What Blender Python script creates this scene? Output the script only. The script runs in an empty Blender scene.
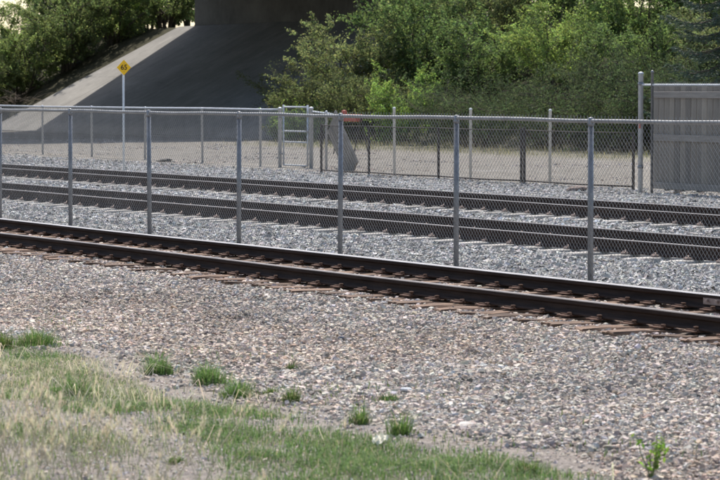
import bpy, math, random
import numpy as np
from mathutils import Vector, Matrix, Euler

# ------------------------------------------------------------------ camera, sky, sun, exposure
# world axes: X runs across the tracks (away from the camera), Y along the tracks, Z up; metres
SC = bpy.context.scene
COL = SC.collection
THETA, PITCH = math.radians(27.468), math.radians(2.847)
cam_d = bpy.data.cameras.new('camera')
cam = bpy.data.objects.new('camera', cam_d); COL.objects.link(cam)
cam.location = (0, 0, 2.214)
cam.rotation_euler = (math.pi/2 - PITCH, 0, -THETA)
cam_d.lens = 154.85; cam_d.sensor_width = 36.0
cam_d.clip_start = 0.5; cam_d.clip_end = 3000
cam_d.dof.use_dof = True; cam_d.dof.focus_distance = 40.0; cam_d.dof.aperture_fstop = 8.0
SC.camera = cam

SUN = Vector((0.30, 0.60, 1.0)).normalized()          # towards the sun: ahead of the camera, behind the bridge
W = bpy.data.worlds.new('World'); SC.world = W; W.use_nodes = True
nt = W.node_tree; nt.nodes.clear()
sky = nt.nodes.new('ShaderNodeTexSky'); sky.sky_type = 'NISHITA'; sky.sun_disc = False
sky.sun_elevation = math.asin(SUN.z); sky.sun_rotation = math.atan2(SUN.x, SUN.y)
sky.air_density = 1.0; sky.dust_density = 1.5; sky.ozone_density = 0.4
bg = nt.nodes.new('ShaderNodeBackground'); bg.inputs['Strength'].default_value = 0.145
wo = nt.nodes.new('ShaderNodeOutputWorld')
nt.links.new(sky.outputs[0], bg.inputs[0]); nt.links.new(bg.outputs[0], wo.inputs[0])
sun_d = bpy.data.lights.new('sun', 'SUN'); sun_d.energy = 4.3; sun_d.angle = math.radians(0.6); sun_d.color = (1.0, 0.95, 0.88)
sun = bpy.data.objects.new('sun', sun_d); COL.objects.link(sun)
sun.rotation_euler = SUN.to_track_quat('Z', 'Y').to_euler()
SC.view_settings.view_transform = 'Standard'; SC.view_settings.look = 'None'
SC.view_settings.exposure = 0.6; SC.view_settings.gamma = 1.0; SC.view_settings.use_curve_mapping = False

# ------------------------------------------------------------------ helpers
rng = np.random.default_rng(11)
random.seed(7)

def tag(o, label=None, cat=None, group=None, kind=None):
    if label: o['label'] = label
    if cat: o['category'] = cat
    if group: o['group'] = group
    if kind: o['kind'] = kind
    return o

def link(name, me, parent=None, loc=None, rot=None):
    o = bpy.data.objects.new(name, me); COL.objects.link(o)
    if parent is not None: o.parent = parent
    if loc is not None: o.location = loc
    if rot is not None: o.rotation_euler = rot
    return o

def empty(name, loc, rz=0.0):
    o = bpy.data.objects.new(name, None); COL.objects.link(o)
    o.location = loc; o.rotation_euler = (0, 0, rz); o.empty_display_size = 0.2
    return o

class MB:
    """collects polygons of one mesh"""
    def __init__(s): s.v = []; s.f = []
    def add(s, vs, fs):
        b = len(s.v); s.v.extend([tuple(p) for p in vs]); s.f.extend([tuple(i + b for i in f) for f in fs]); return s
    def box(s, x0, x1, y0, y1, z0, z1, bev=0.0, M=None):
        if bev <= 0:
            vs = [(x, y, z) for z in (z0, z1) for y in (y0, y1) for x in (x0, x1)]
            fs = [(0, 2, 3, 1), (4, 5, 7, 6), (0, 1, 5, 4), (2, 6, 7, 3), (0, 4, 6, 2), (1, 3, 7, 5)]
        else:
            b = bev; cs = [(x0, x0 + b), (x1, x1 - b)]; vs = []; idx = {}
            X = (x0, x1); Y = (y0, y1); Z = (z0, z1); sg = (1, -1)
            for i in (0, 1):
                for j in (0, 1):
                    for k in (0, 1):
                        for a in range(3):
                            p = [X[i], Y[j], Z[k]]
                            for c in range(3):
                                if c != a: p[c] += b * sg[(i, j, k)[c]]
                            idx[(i, j, k, a)] = len(vs); vs.append(tuple(p))
            fs = []
            I = idx
            for s_ in (0, 1):
                q = [I[(s_, 0, 0, 0)], I[(s_, 1, 0, 0)], I[(s_, 1, 1, 0)], I[(s_, 0, 1, 0)]]; fs.append(tuple(q if s_ else q[::-1]))
                q = [I[(0, s_, 0, 1)], I[(0, s_, 1, 1)], I[(1, s_, 1, 1)], I[(1, s_, 0, 1)]]; fs.append(tuple(q if s_ else q[::-1]))
                q = [I[(0, 0, s_, 2)], I[(1, 0, s_, 2)], I[(1, 1, s_, 2)], I[(0, 1, s_, 2)]]; fs.append(tuple(q if s_ else q[::-1]))
            for j in (0, 1):
                for k in (0, 1):
                    fs.append((I[(0, j, k, 1)], I[(1, j, k, 1)], I[(1, j, k, 2)], I[(0, j, k, 2)]))
                    fs.append((I[(j, 0, k, 0)], I[(j, 1, k, 0)], I[(j, 1, k, 2)], I[(j, 0, k, 2)]))
                    fs.append((I[(j, k, 0, 0)], I[(j, k, 1, 0)], I[(j, k, 1, 1)], I[(j, k, 0, 1)]))
            for i in (0, 1):
                for j in (0, 1):
                    for k in (0, 1): fs.append((I[(i, j, k, 0)], I[(i, j, k, 1)], I[(i, j, k, 2)]))
        if M is not None: vs = [tuple(M @ Vector(p)) for p in vs]
        return s.add(vs, fs)
    def tube(s, pts, r, n=8, caps=True):
        pts = [Vector(p) for p in pts]; rs = r if isinstance(r, (list, tuple)) else [r] * len(pts)
        vs = []; fs = []
        for i, p in enumerate(pts):
            d = (pts[min(i + 1, len(pts) - 1)] - pts[max(i - 1, 0)]).normalized()
            a = d.cross(Vector((0.3, 0.2, 1)) if abs(d.z) < 0.9 else Vector((1, 0, 0))).normalized(); b = d.cross(a)
            for k in range(n):
                t = 2 * math.pi * k / n; vs.append(p + (a * math.cos(t) + b * math.sin(t)) * rs[i])
        for i in range(len(pts) - 1):
            for k in range(n):
                fs.append((i * n + k, i * n + (k + 1) % n, (i + 1) * n + (k + 1) % n, (i + 1) * n + k))
        if caps:
            fs.append(tuple(range(n))[::-1]); fs.append(tuple(range((len(pts) - 1) * n, len(pts) * n)))
        return s.add(vs, fs)
    def lathe(s, prof, n=12, loc=(0, 0, 0)):
        vs = [(loc[0] + r * math.cos(2 * math.pi * k / n), loc[1] + r * math.sin(2 * math.pi * k / n), loc[2] + z) for r, z in prof for k in range(n)]
        fs = [(i * n + k, i * n + (k + 1) % n, (i + 1) * n + (k + 1) % n, (i + 1) * n + k) for i in range(len(prof) - 1) for k in range(n)]
        fs.append(tuple(range(n))[::-1]); fs.append(tuple(range((len(prof) - 1) * n, len(prof) * n)))
        return s.add(vs, fs)
    def extrude_y(s, prof, y0, y1, steps=1, wob=None):
        n = len(prof); vs = []; fs = []
        for i in range(steps + 1):
            y = y0 + (y1 - y0) * i / steps
            dx, dz = wob(y) if wob else (0, 0)
            vs += [(x + dx, y, z + dz) for x, z in prof]
        for i in range(steps):
            for k in range(n): fs.append((i * n + k, i * n + (k + 1) % n, (i + 1) * n + (k + 1) % n, (i + 1) * n + k))
        fs.append(tuple(range(n))[::-1]); fs.append(tuple(range(steps * n, (steps + 1) * n)))
        return s.add(vs, fs)
    def mesh(s, name, mat, smooth=False):
        me = bpy.data.meshes.new(name); me.from_pydata([tuple(p) for p in s.v], [], s.f); me.update()
        if mat: me.materials.append(mat)
        if smooth: me.polygons.foreach_set('use_smooth', [True] * len(me.polygons))
        return me
    def build(s, name, mat, parent=None, smooth=False, loc=None, rot=None):
        return link(name, s.mesh(name, mat, smooth), parent, loc, rot)

def bulk(name, V, F, mat, col=None, smooth=False):
    """V (n,3), F (m,k) int; col (n,3) per-vertex surface colour"""
    me = bpy.data.meshes.new(name); n, (m, k) = len(V), F.shape
    me.vertices.add(n); me.vertices.foreach_set('co', np.ascontiguousarray(V, dtype=np.float32).ravel())
    me.loops.add(m * k); me.loops.foreach_set('vertex_index', np.ascontiguousarray(F, dtype=np.int32).ravel())
    me.polygons.add(m); me.polygons.foreach_set('loop_start', np.arange(0, m * k, k, dtype=np.int32))
    me.polygons.foreach_set('loop_total', np.full(m, k, dtype=np.int32))
    me.update(calc_edges=True)
    me.polygons.foreach_set('use_smooth', np.full(m, smooth))
    if col is not None:
        a = me.attributes.new('tint', 'FLOAT_COLOR', 'POINT')
        c = np.ones((n, 4), dtype=np.float32); c[:, :3] = col; a.data.foreach_set('color', c.ravel())
    me.materials.append(mat)
    return me

# ------------------------------------------------------------------ materials
def new_mat(name):
    m = bpy.data.materials.new(name); m.use_nodes = True
    t = m.node_tree; b = t.nodes['Principled BSDF']
    return m, t, b
def nod(t, typ, **kw):
    n = t.nodes.new(typ)
    for k, v in kw.items():
        if k in n.inputs: n.inputs[k].default_value = v
        else: setattr(n, k, v)
    return n
def mixc(t, fac, a, b, mode='MIX'):
    n = t.nodes.new('ShaderNodeMix'); n.data_type = 'RGBA'; n.blend_type = mode
    for s, v in ((n.inputs[0], fac), (n.inputs[6], a), (n.inputs[7], b)):
        if hasattr(v, 'links') or hasattr(v, 'is_linked'): t.links.new(v, s)
        else: s.default_value = v if not isinstance(v, tuple) or len(v) == 4 else (*v, 1)
    return n.outputs[2]
def coords(t, scale=(1, 1, 1)):
    tc = t.nodes.new('ShaderNodeTexCoord'); mp = t.nodes.new('ShaderNodeMapping'); mp.inputs['Scale'].default_value = scale
    t.links.new(tc.outputs['Object'], mp.inputs[0]); return mp.outputs[0]
def noise(t, co, scale, detail=4, rough=0.6):
    n = t.nodes.new('ShaderNodeTexNoise'); n.inputs['Scale'].default_value = scale; n.inputs['Detail'].default_value = detail; n.inputs['Roughness'].default_value = rough
    t.links.new(co, n.inputs['Vector']); return n.outputs['Fac']
def ramp(t, fac, stops):
    r = t.nodes.new('ShaderNodeValToRGB'); e = r.color_ramp.elements
    while len(e) < len(stops): e.new(0.5)
    for i, (p, c) in enumerate(stops):
        e[i].position = p; e[i].color = (*c, 1) if len(c) == 3 else c
    t.links.new(fac, r.inputs[0]); return r.outputs[0]
def bump(t, b, h, strength=0.4, dist=0.02):
    n = t.nodes.new('ShaderNodeBump'); n.inputs['Strength'].default_value = strength; n.inputs['Distance'].default_value = dist
    t.links.new(h, n.inputs['Height']); t.links.new(n.outputs[0], b.inputs['Normal'])

def simple(name, c1, c2, scale=6, rough=0.8, metal=0.0, bmp=0.2, dist=0.01, sc=(1, 1, 1), spec=0.3):
    m, t, b = new_mat(name); co = coords(t, sc)
    n1 = noise(t, co, scale); n2 = noise(t, co, scale * 7, 3)
    mx = t.nodes.new('ShaderNodeMath'); mx.operation = 'MULTIPLY_ADD'; mx.inputs[1].default_value = 0.35
    t.links.new(n2, mx.inputs[0]); t.links.new(n1, mx.inputs[2])
    c = ramp(t, mx.outputs[0], [(0.45, c1), (0.9, c2)])
    t.links.new(c, b.inputs['Base Color']); b.inputs['Roughness'].default_value = rough; b.inputs['Metallic'].default_value = metal
    b.inputs['Specular IOR Level'].default_value = spec
    if bmp: bump(t, b, mx.outputs[0], bmp, dist)
    return m

def tinted(name, rough=0.9, transl=0.0, spec=0.15, gain=1.0, tt=(0.92, 1.08, 0.6)):
    m, t, b = new_mat(name)
    a = t.nodes.new('ShaderNodeAttribute'); a.attribute_name = 'tint'
    t.links.new(a.outputs['Color'], b.inputs['Base Color']); b.inputs['Roughness'].default_value = rough; b.inputs['Specular IOR Level'].default_value = spec
    if transl > 0:
        tr = t.nodes.new('ShaderNodeBsdfTranslucent'); mx = t.nodes.new('ShaderNodeMixShader'); mx.inputs[0].default_value = transl
        g = mixc(t, 1.0, a.outputs['Color'], (tt[0] * gain, tt[1] * gain, tt[2] * gain, 1), 'MULTIPLY')
        t.links.new(g, tr.inputs['Color'])
        t.links.new(b.outputs[0], mx.inputs[1]); t.links.new(tr.outputs[0], mx.inputs[2])
        t.links.new(mx.outputs[0], t.nodes['Material Output'].inputs['Surface'])
    return m

M = {}
M['stone'] = tinted('stone_surface', 0.9, 0)
M['leaf'] = tinted('leaf', 0.7, 0.5, 0.15, 1.6, (0.98, 1.06, 0.7))
M['needle'] = tinted('needle', 0.7, 0.2, 0.2)
M['grass'] = tinted('grass_blade', 0.75, 0.4, 0.12, 1.15, (1.0, 1.05, 0.85))
M['bark'] = simple('bark', (0.06, 0.048, 0.037), (0.15, 0.122, 0.095), 9, 0.9, 0, 0.5)
M['galv'] = simple('galvanised_steel', (0.165, 0.163, 0.168), (0.28, 0.278, 0.28), 12, 0.45, 0.55, 0.05)
M['galv_light'] = simple('bright_galvanised_steel', (0.42, 0.44, 0.46), (0.6, 0.61, 0.63), 12, 0.5, 0.3, 0.05)
M['wire'] = simple('galvanised_wire', (0.17, 0.168, 0.165), (0.30, 0.298, 0.29), 3, 0.6, 0.2, 0)
M['rail_pipe'] = simple('weathered_galvanised_pipe', (0.19, 0.188, 0.186), (0.31, 0.307, 0.30), 5, 0.6, 0.3, 0.05)
M['pale_post'] = simple('pale_steel', (0.55, 0.55, 0.53), (0.72, 0.72, 0.70), 5, 0.6, 0.0, 0.05)  # even pale tone for the sign pole and the three single posts
M['dark_steel'] = simple('dark_weathered_steel', (0.035, 0.028, 0.024), (0.09, 0.07, 0.056), 8, 0.7, 0.2, 0.2)
M['rail_side'] = simple('rail_steel', (0.017, 0.011, 0.009), (0.045, 0.030, 0.024), 4, 0.8, 0.0, 0.25, 0.004, (6, 0.5, 6), 0.08)
M['rail_side_rust'] = simple('rusty_rail_steel', (0.020, 0.013, 0.011), (0.055, 0.034, 0.026), 4, 0.8, 0.0, 0.25, 0.004, (6, 0.5, 6), 0.1)
M['rail_top'] = simple('worn_sunlit_rail_head', (0.28, 0.26, 0.25), (0.44, 0.42, 0.41), 5, 0.5, 0.15, 0.05, 0.002, (10, 0.3, 10))  # worn steel, with the sunlit line along the head put into its colour
M['rail_top_dull'] = simple('dull_rail_head', (0.10, 0.082, 0.072), (0.20, 0.17, 0.15), 5, 0.5, 0.15, 0.05, 0.002, (10, 0.3, 10))
M['rail_top_far'] = simple('brown_rail_head', (0.11, 0.094, 0.085), (0.22, 0.195, 0.18), 5, 0.5, 0.15, 0.05, 0.002, (10, 0.3, 10))
M['wood_tie'] = simple('weathered_tie_wood', (0.06, 0.04, 0.03), (0.30, 0.205, 0.148), 5, 0.9, 0, 0.8, 0.012, (0.7, 9, 9))
M['rust'] = simple('rusted_iron', (0.05, 0.025, 0.016), (0.16, 0.085, 0.055), 20, 0.85, 0.1, 0.4)
M['conc_tie'] = simple('concrete_tie', (0.32, 0.295, 0.265), (0.50, 0.47, 0.43), 5, 0.85, 0, 0.2)
M['clip'] = simple('rail_clip_steel', (0.16, 0.11, 0.09), (0.36, 0.28, 0.24), 15, 0.6, 0.3, 0.1)
M['board'] = simple('weathered_grey_board', (0.20, 0.175, 0.147), (0.33, 0.293, 0.25), 3, 0.9, 0, 0.5, 0.006, (8, 8, 0.6))
def per_object(mat, lo, hi):
    t = mat.node_tree; b = t.nodes['Principled BSDF']; src = b.inputs['Base Color'].links[0].from_socket
    oi = t.nodes.new('ShaderNodeObjectInfo'); v = ramp(t, oi.outputs['Random'], [(0.0, lo), (1.0, hi)])
    t.links.new(mixc(t, 1.0, src, v, 'MULTIPLY'), b.inputs['Base Color'])
M['board_rail'] = simple('weathered_grey_rail', (0.23, 0.20, 0.168), (0.34, 0.305, 0.265), 3, 0.9, 0, 0.5, 0.006, (8, 0.6, 8))
M['panel'] = simple('weathered_grey_panel', (0.19, 0.165, 0.135), (0.31, 0.275, 0.235), 4, 0.9, 0, 0.3)
M['orange'] = simple('faded_orange_paint', (0.36, 0.09, 0.06), (0.50, 0.15, 0.10), 6, 0.6, 0, 0.05)
M['white'] = simple('off_white_paint', (0.6, 0.58, 0.54), (0.78, 0.76, 0.72), 6, 0.7, 0, 0.05)
M['yellow'] = simple('sign_yellow', (0.95, 0.50, 0.012), (0.97, 0.55, 0.02), 6, 0.45, 0, 0.0)
M['signblack'] = simple('sign_black', (0.02, 0.016, 0.014), (0.03, 0.025, 0.02), 6, 0.5, 0, 0)
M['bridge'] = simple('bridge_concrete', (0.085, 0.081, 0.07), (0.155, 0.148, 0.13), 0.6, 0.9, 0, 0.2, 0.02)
M['paper'] = simple('pale_paper', (0.66, 0.6, 0.42), (0.82, 0.78, 0.66), 30, 0.8, 0, 0.1)

def slope_mat():
    m, t, b = new_mat('slope_paving_concrete'); co = coords(t)
    st = coords(t, (0.10, 1.0, 0.10))
    n1 = noise(t, co, 0.35, 6); n2 = noise(t, st, 1.6, 6, .7); n3 = noise(t, co, 9, 4); n4 = noise(t, co, 1.4, 8, .75)
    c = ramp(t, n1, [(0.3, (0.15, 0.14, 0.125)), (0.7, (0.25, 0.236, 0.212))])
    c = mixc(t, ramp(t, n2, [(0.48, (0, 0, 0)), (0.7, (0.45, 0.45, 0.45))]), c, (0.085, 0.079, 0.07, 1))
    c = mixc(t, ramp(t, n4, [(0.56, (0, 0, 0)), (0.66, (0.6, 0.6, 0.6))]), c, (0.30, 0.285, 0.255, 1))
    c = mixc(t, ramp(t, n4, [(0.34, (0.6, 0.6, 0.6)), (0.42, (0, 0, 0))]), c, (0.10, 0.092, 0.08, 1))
    c = mixc(t, ramp(t, n3, [(0.4, (0, 0, 0)), (0.8, (0.35, 0.35, 0.35))]), c, (0.26, 0.25, 0.23, 1))
    t.links.new(c, b.inputs['Base Color']); b.inputs['Roughness'].default_value = 0.92; bump(t, b, n3, 0.3, 0.03)
    return m
M['slope'] = slope_mat()
per_object(M['board'], (.62, .61, .6), (1.15, 1.12, 1.06)); per_object(M['wood_tie'], (.6, .58, .56), (1.2, 1.15, 1.1)); per_object(M['conc_tie'], (.75, .74, .72), (1.05, 1.05, 1.05))


def ground_mat():
    m, t, b = new_mat('ground_surface'); co = coords(t)
    sep = t.nodes.new('ShaderNodeSeparateXYZ'); t.links.new(co, sep.inputs[0])
    big = noise(t, co, 0.45, 6, 0.65)
    def shifted(amp):
        k = t.nodes.new('ShaderNodeMath'); k.operation = 'MULTIPLY_ADD'; k.inputs[1].default_value = amp
        t.links.new(big, k.inputs[0]); t.links.new(sep.outputs[0], k.inputs[2]); return k.outputs[0]
    near = shifted(1.6); far = shifted(7.0)
    def step(v, e, w):
        r = t.nodes.new('ShaderNodeMapRange'); r.interpolation_type = 'SMOOTHSTEP'
        r.inputs['From Min'].default_value = e - w; r.inputs['From Max'].default_value = e + w
        t.links.new(v, r.inputs['Value']); return r.outputs['Result']
    fine = noise(t, co, 28, 5, 0.7); mid = noise(t, co, 3.0, 5)
    vor = t.nodes.new('ShaderNodeTexVoronoi'); vor.inputs['Scale'].default_value = 46; t.links.new(co, vor.inputs['Vector'])
    vs = t.nodes.new('ShaderNodeSeparateColor'); t.links.new(vor.outputs['Color'], vs.inputs[0])
    soil = ramp(t, fine, [(0.3, (0.18, 0.157, 0.143)), (0.7, (0.33, 0.292, 0.265))])
    dry = ramp(t, fine, [(0.3, (0.23, 0.196, 0.165)), (0.7, (0.40, 0.35, 0.295))])
    crumb = noise(t, co, 9, 6, .75)
    soil = mixc(t, ramp(t, crumb, [(0.36, (.8, .8, .8)), (0.52, (0, 0, 0))]), soil, (0.09, 0.078, 0.07, 1))
    soil = mixc(t, ramp(t, mid, [(0.42, (0, 0, 0)), (0.62, (1, 1, 1))]), soil, dry)
    gravel = ramp(t, vs.outputs[0], [(0.0, (0.13, 0.105, 0.088)), (0.5, (0.28, 0.24, 0.205)), (1.0, (0.44, 0.385, 0.335))])
    ballast = ramp(t, vs.outputs[0], [(0.0, (0.12, 0.12, 0.125)), (0.5, (0.23, 0.23, 0.235)), (1.0, (0.38, 0.38, 0.38))])
    yard = ramp(t, mid, [(0.35, (0.20, 0.18, 0.152)), (0.65, (0.34, 0.31, 0.27))])
    yard = mixc(t, ramp(t, fine, [(0.35, (0, 0, 0)), (0.75, (0.5, 0.5, 0.5))]), yard, (0.10, 0.095, 0.085, 1))
    patch = noise(t, coords(t, (1.0, .3, 1)), 0.6, 8, .75)
    yard = mixc(t, ramp(t, patch, [(0.55, (0, 0, 0)), (0.68, (.75, .75, .75))]), yard, (0.34, 0.325, 0.30, 1))
    yard = mixc(t, ramp(t, patch, [(0.34, (.6, .6, .6)), (0.42, (0, 0, 0))]), yard, (0.11, 0.105, 0.09, 1))
    drygrass = ramp(t, fine, [(0.3, (0.15, 0.138, 0.10)), (0.7, (0.28, 0.26, 0.195))])
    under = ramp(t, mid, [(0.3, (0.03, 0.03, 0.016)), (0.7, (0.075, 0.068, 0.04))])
    c = mixc(t, step(near, 10.15, 0.35), soil, gravel)
    c = mixc(t, step(near, 18.2, 0.3), c, ballast)
    c = mixc(t, step(far, 39.5, 1.2), c, yard)
    inv = t.nodes.new('ShaderNodeMath'); inv.operation = 'SUBTRACT'; inv.inputs[0].default_value = 1.0; t.links.new(step(sep.outputs[1], 113.0, 2.5), inv.inputs[1])
    mul = t.nodes.new('ShaderNodeMath'); mul.operation = 'MULTIPLY'; t.links.new(inv.outputs[0], mul.inputs[0]); t.links.new(step(far, 55.5, 2.0), mul.inputs[1])
    c = mixc(t, mul.outputs[0], c, drygrass)
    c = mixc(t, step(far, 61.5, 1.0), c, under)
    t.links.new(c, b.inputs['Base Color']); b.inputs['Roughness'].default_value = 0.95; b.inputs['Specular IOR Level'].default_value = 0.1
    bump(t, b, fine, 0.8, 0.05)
    return m
M['ground'] = ground_mat()

# ------------------------------------------------------------------ terrain
PROF = np.array([(-400, .75), (-5, .75), (2, .6), (5, .2), (7, .03), (9, 0), (12.3, 0), (13.3, .105), (13.8, .135), (16.4, .135), (17.1, .04), (18, 0),
                 (20.2, -.02), (20.9, -.012), (23.8, -.012), (24.6, 0.0), (26, .034), (28.8, .034), (30.5, -.03), (35, -.07), (38, -.1), (58, -.1), (69, 5.4), (700, 5.6)])
def terr(p): return np.interp(p, PROF[:, 0], PROF[:, 1])
def rough(p, q): return 0.012 * np.sin(3.1 * p + 1.7 * q) + 0.010 * np.sin(5.3 * q - 2.2 * p + 1) + 0.008 * np.sin(9.7 * p + 0.6) * np.sin(8.3 * q)
def gz(p, q): return terr(p) + rough(p, q) * (1 - 0.6 * ((p > 13.4) & (p < 16.8)))
px = np.unique(np.concatenate([np.linspace(-400, 0, 9), np.arange(0, 40, .25), np.arange(40, 75, 1.0), np.linspace(75, 700, 12), PROF[:, 0]]))
qy = np.unique(np.concatenate([np.linspace(-500, 0, 9), np.arange(0, 60, .4), np.arange(60, 190, 1.5), np.linspace(190, 1200, 15)]))
PX, QY = np.meshgrid(px, qy, indexing='ij')
PZ = gz(PX, QY)
V = np.stack([PX, QY, PZ], -1).reshape(-1, 3); nq = len(qy)
ii, jj = np.meshgrid(np.arange(len(px) - 1), np.arange(nq - 1), indexing='ij'); a = (ii * nq + jj).ravel()
F = np.stack([a, a + nq, a + nq + 1, a + 1], 1)
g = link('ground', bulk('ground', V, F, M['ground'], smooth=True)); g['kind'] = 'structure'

# paved embankment slope under the bridge: concrete bays with joints
slope = empty('embankment_slope', (58, 126, -.1)); slope['kind'] = 'structure'
LS = math.hypot(11, 5.5); NS = Vector((-5.5, 0, 11)).normalized(); DS = Vector((11, 0, 5.5)).normalized()
bay_q = [119.5 + 4.31 * i for i in range(9)]                       # up to 154
for i in range(8):
    for j in range(2):
        m = MB(); q0, q1 = bay_q[i] + .006, bay_q[i + 1] - .006; l0, l1 = j * LS / 2 + .006, (j + 1) * LS / 2 - .006
        up = 0.05 + 0.004 * ((i * 7 + j * 3) % 3)
        pts = []
        for h in (-.12, up):
            for l, q in ((l0, q0), (l1, q0), (l1, q1), (l0, q1)):
                P = Vector((58, q, -.1)) + DS * l + NS * h; pts.append(P - Vector((58, 126, -.1)))
        m.add(pts, [(3, 2, 1, 0), (4, 5, 6, 7), (0, 1, 5, 4), (1, 2, 6, 5), (2, 3, 7, 6), (3, 0, 4, 7)])
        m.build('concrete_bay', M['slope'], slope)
MB().box(-.55, .02, -6.5, 28, -.25, .06, .02).build('toe_curb', M['slope'], slope)

# ------------------------------------------------------------------ bridge
br = tag(empty('road_bridge', (70.6, 140, 5.4)), 'dark concrete road bridge whose abutment tops the shaded paved slope', 'bridge')
SK = Matrix(((1, 0, 0, 0), (.135, 1, 0, 0), (0, 0, 1, 0), (0, 0, 0, 1)))            # slight skew, chosen so the unseen deck's shadow edge lands right on the slope
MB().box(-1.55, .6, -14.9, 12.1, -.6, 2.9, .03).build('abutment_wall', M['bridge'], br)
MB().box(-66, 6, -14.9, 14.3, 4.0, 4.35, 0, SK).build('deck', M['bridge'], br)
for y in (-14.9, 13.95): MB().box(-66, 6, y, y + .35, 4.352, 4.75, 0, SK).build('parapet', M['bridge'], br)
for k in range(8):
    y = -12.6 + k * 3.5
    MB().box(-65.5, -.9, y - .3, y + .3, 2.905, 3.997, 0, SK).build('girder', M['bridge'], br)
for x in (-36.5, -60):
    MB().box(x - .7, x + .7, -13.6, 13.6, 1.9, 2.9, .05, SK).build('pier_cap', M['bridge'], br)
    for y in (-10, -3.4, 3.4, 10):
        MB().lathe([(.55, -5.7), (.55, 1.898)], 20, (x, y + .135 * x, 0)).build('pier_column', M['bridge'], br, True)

# ------------------------------------------------------------------ loose stones
def lerp_palette(pal, n):
    pal = np.array(pal); c = pal[rng.integers(0, len(pal), n)]
    return np.clip(c * rng.uniform(.72, 1.2, (n, 1)) * rng.uniform(.95, 1.05, (n, 3)), .02, .75)
CUBE = np.array([(x, y, z) for z in (-1, 1) for y in (-1, 1) for x in (-1, 1)], float)
CUBEF = np.array([(0, 2, 3, 1), (4, 5, 7, 6), (0, 1, 5, 4), (2, 6, 7, 3), (0, 4, 6, 2), (1, 3, 7, 5)])
CUBET = np.concatenate([CUBEF[1:, [0, 1, 2]], CUBEF[1:, [0, 2, 3]]])   # the face on the ground is never seen
OCTA = np.array([(1, 0, 0), (-1, 0, 0), (0, 1, 0), (0, -1, 0), (0, 0, 1), (0, 0, -1)], float)
OCTT = np.array([(0, 2, 4), (2, 1, 4), (1, 3, 4), (3, 0, 4)])
def rotmats(n, tilt=.26):
    a = rng.uniform(0, 2 * np.pi, n); b = rng.normal(0, tilt, n); c = rng.normal(0, tilt, n)
    ca, sa, cb, sb, cc, sc_ = np.cos(a), np.sin(a), np.cos(b), np.sin(b), np.cos(c), np.sin(c)
    Z = np.zeros(n); O = np.ones(n)
    Rz = np.stack([ca, -sa, Z, sa, ca, Z, Z, Z, O], 1).reshape(n, 3, 3)
    Rx = np.stack([O, Z, Z, Z, cb, -sb, Z, sb, cb], 1).reshape(n, 3, 3)
    Ry = np.stack([cc, Z, sc_, Z, O, Z, -sc_, Z, cc], 1).reshape(n, 3, 3)
    return Rz @ Rx @ Ry
def stones(P, size, T, TF, cols, flat=.66):
    n = len(P); k = len(T)
    B = np.repeat(T[None], n, 0).copy(); B += rng.normal(0, .22, B.shape)
    if k == 8: B[:, 4:, :2] *= rng.uniform(.45, .85, (n, 1, 1))
    s = np.stack([size * rng.uniform(.75, 1.3, n), size * rng.uniform(.6, 1.0, n), size * flat * rng.uniform(.7, 1.2, n)], 1)
    B = np.einsum('nij,nkj->nki', rotmats(n), B * s[:, None] * (.42 if k == 8 else .62))
    V = (B + P[:, None]).reshape(-1, 3)
    F = (TF[None] + (np.arange(n) * k)[:, None, None]).reshape(-1, 3)
    return V, F, np.repeat(cols, k, 0)
def wedge(n, p0, p1, marg=1.2, keep=None):
    """random points on the ground between two distances from the camera side, as long as the camera's side view reaches"""
    p = rng.uniform(p0, p1, n); lo = 1.477 * p - marg; hi = 2.63 * p + marg
    w = (hi - lo); k = rng.uniform(0, w.max(), n) < w; p, lo, hi = p[k], lo[k], hi[k]
    q = rng.uniform(lo, hi)
    return p, q
def vnoise(p, q, s, seed=0):
    r = np.random.default_rng(seed); G = r.random((64, 64))
    x = (p * s) % 63; y = (q * s) % 63; i = x.astype(int); j = y.astype(int); u = x - i; v = y - j
    u = u * u * (3 - 2 * u); v = v * v * (3 - 2 * v)
    return (G[i, j] * (1 - u) + G[i + 1, j] * u) * (1 - v) + (G[i, j + 1] * (1 - u) + G[i + 1, j + 1] * u) * v

WARM = [(.36, .305, .265), (.29, .255, .23), (.46, .41, .365), (.55, .475, .42), (.48, .41, .36), (.57, .505, .445), (.39, .335, .295), (.53, .42, .34), (.22, .195, .18), (.45, .43, .425), (.58, .485, .415), (.37, .28, .225)]
COOL = [(.42, .405, .38), (.35, .338, .318), (.50, .482, .452), (.25, .24, .226), (.58, .56, .525), (.45, .415, .37), (.16, .154, .145), (.38, .345, .305), (.30, .275, .245)]

TIE0, TIES, NTIE = 17.0, 0.495, 52                                    # wooden ties of the near track
tie_rng = random.Random(5)
tie_list = [(TIE0 + i * TIES + tie_rng.uniform(-.03, .03), 15.07 + tie_rng.uniform(-.12, .08), tie_rng.uniform(-.03, .03), tie_rng.randrange(4)) for i in range(NTIE)]
tie_q = np.array([t_[0] for t_ in tie_list])

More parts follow.
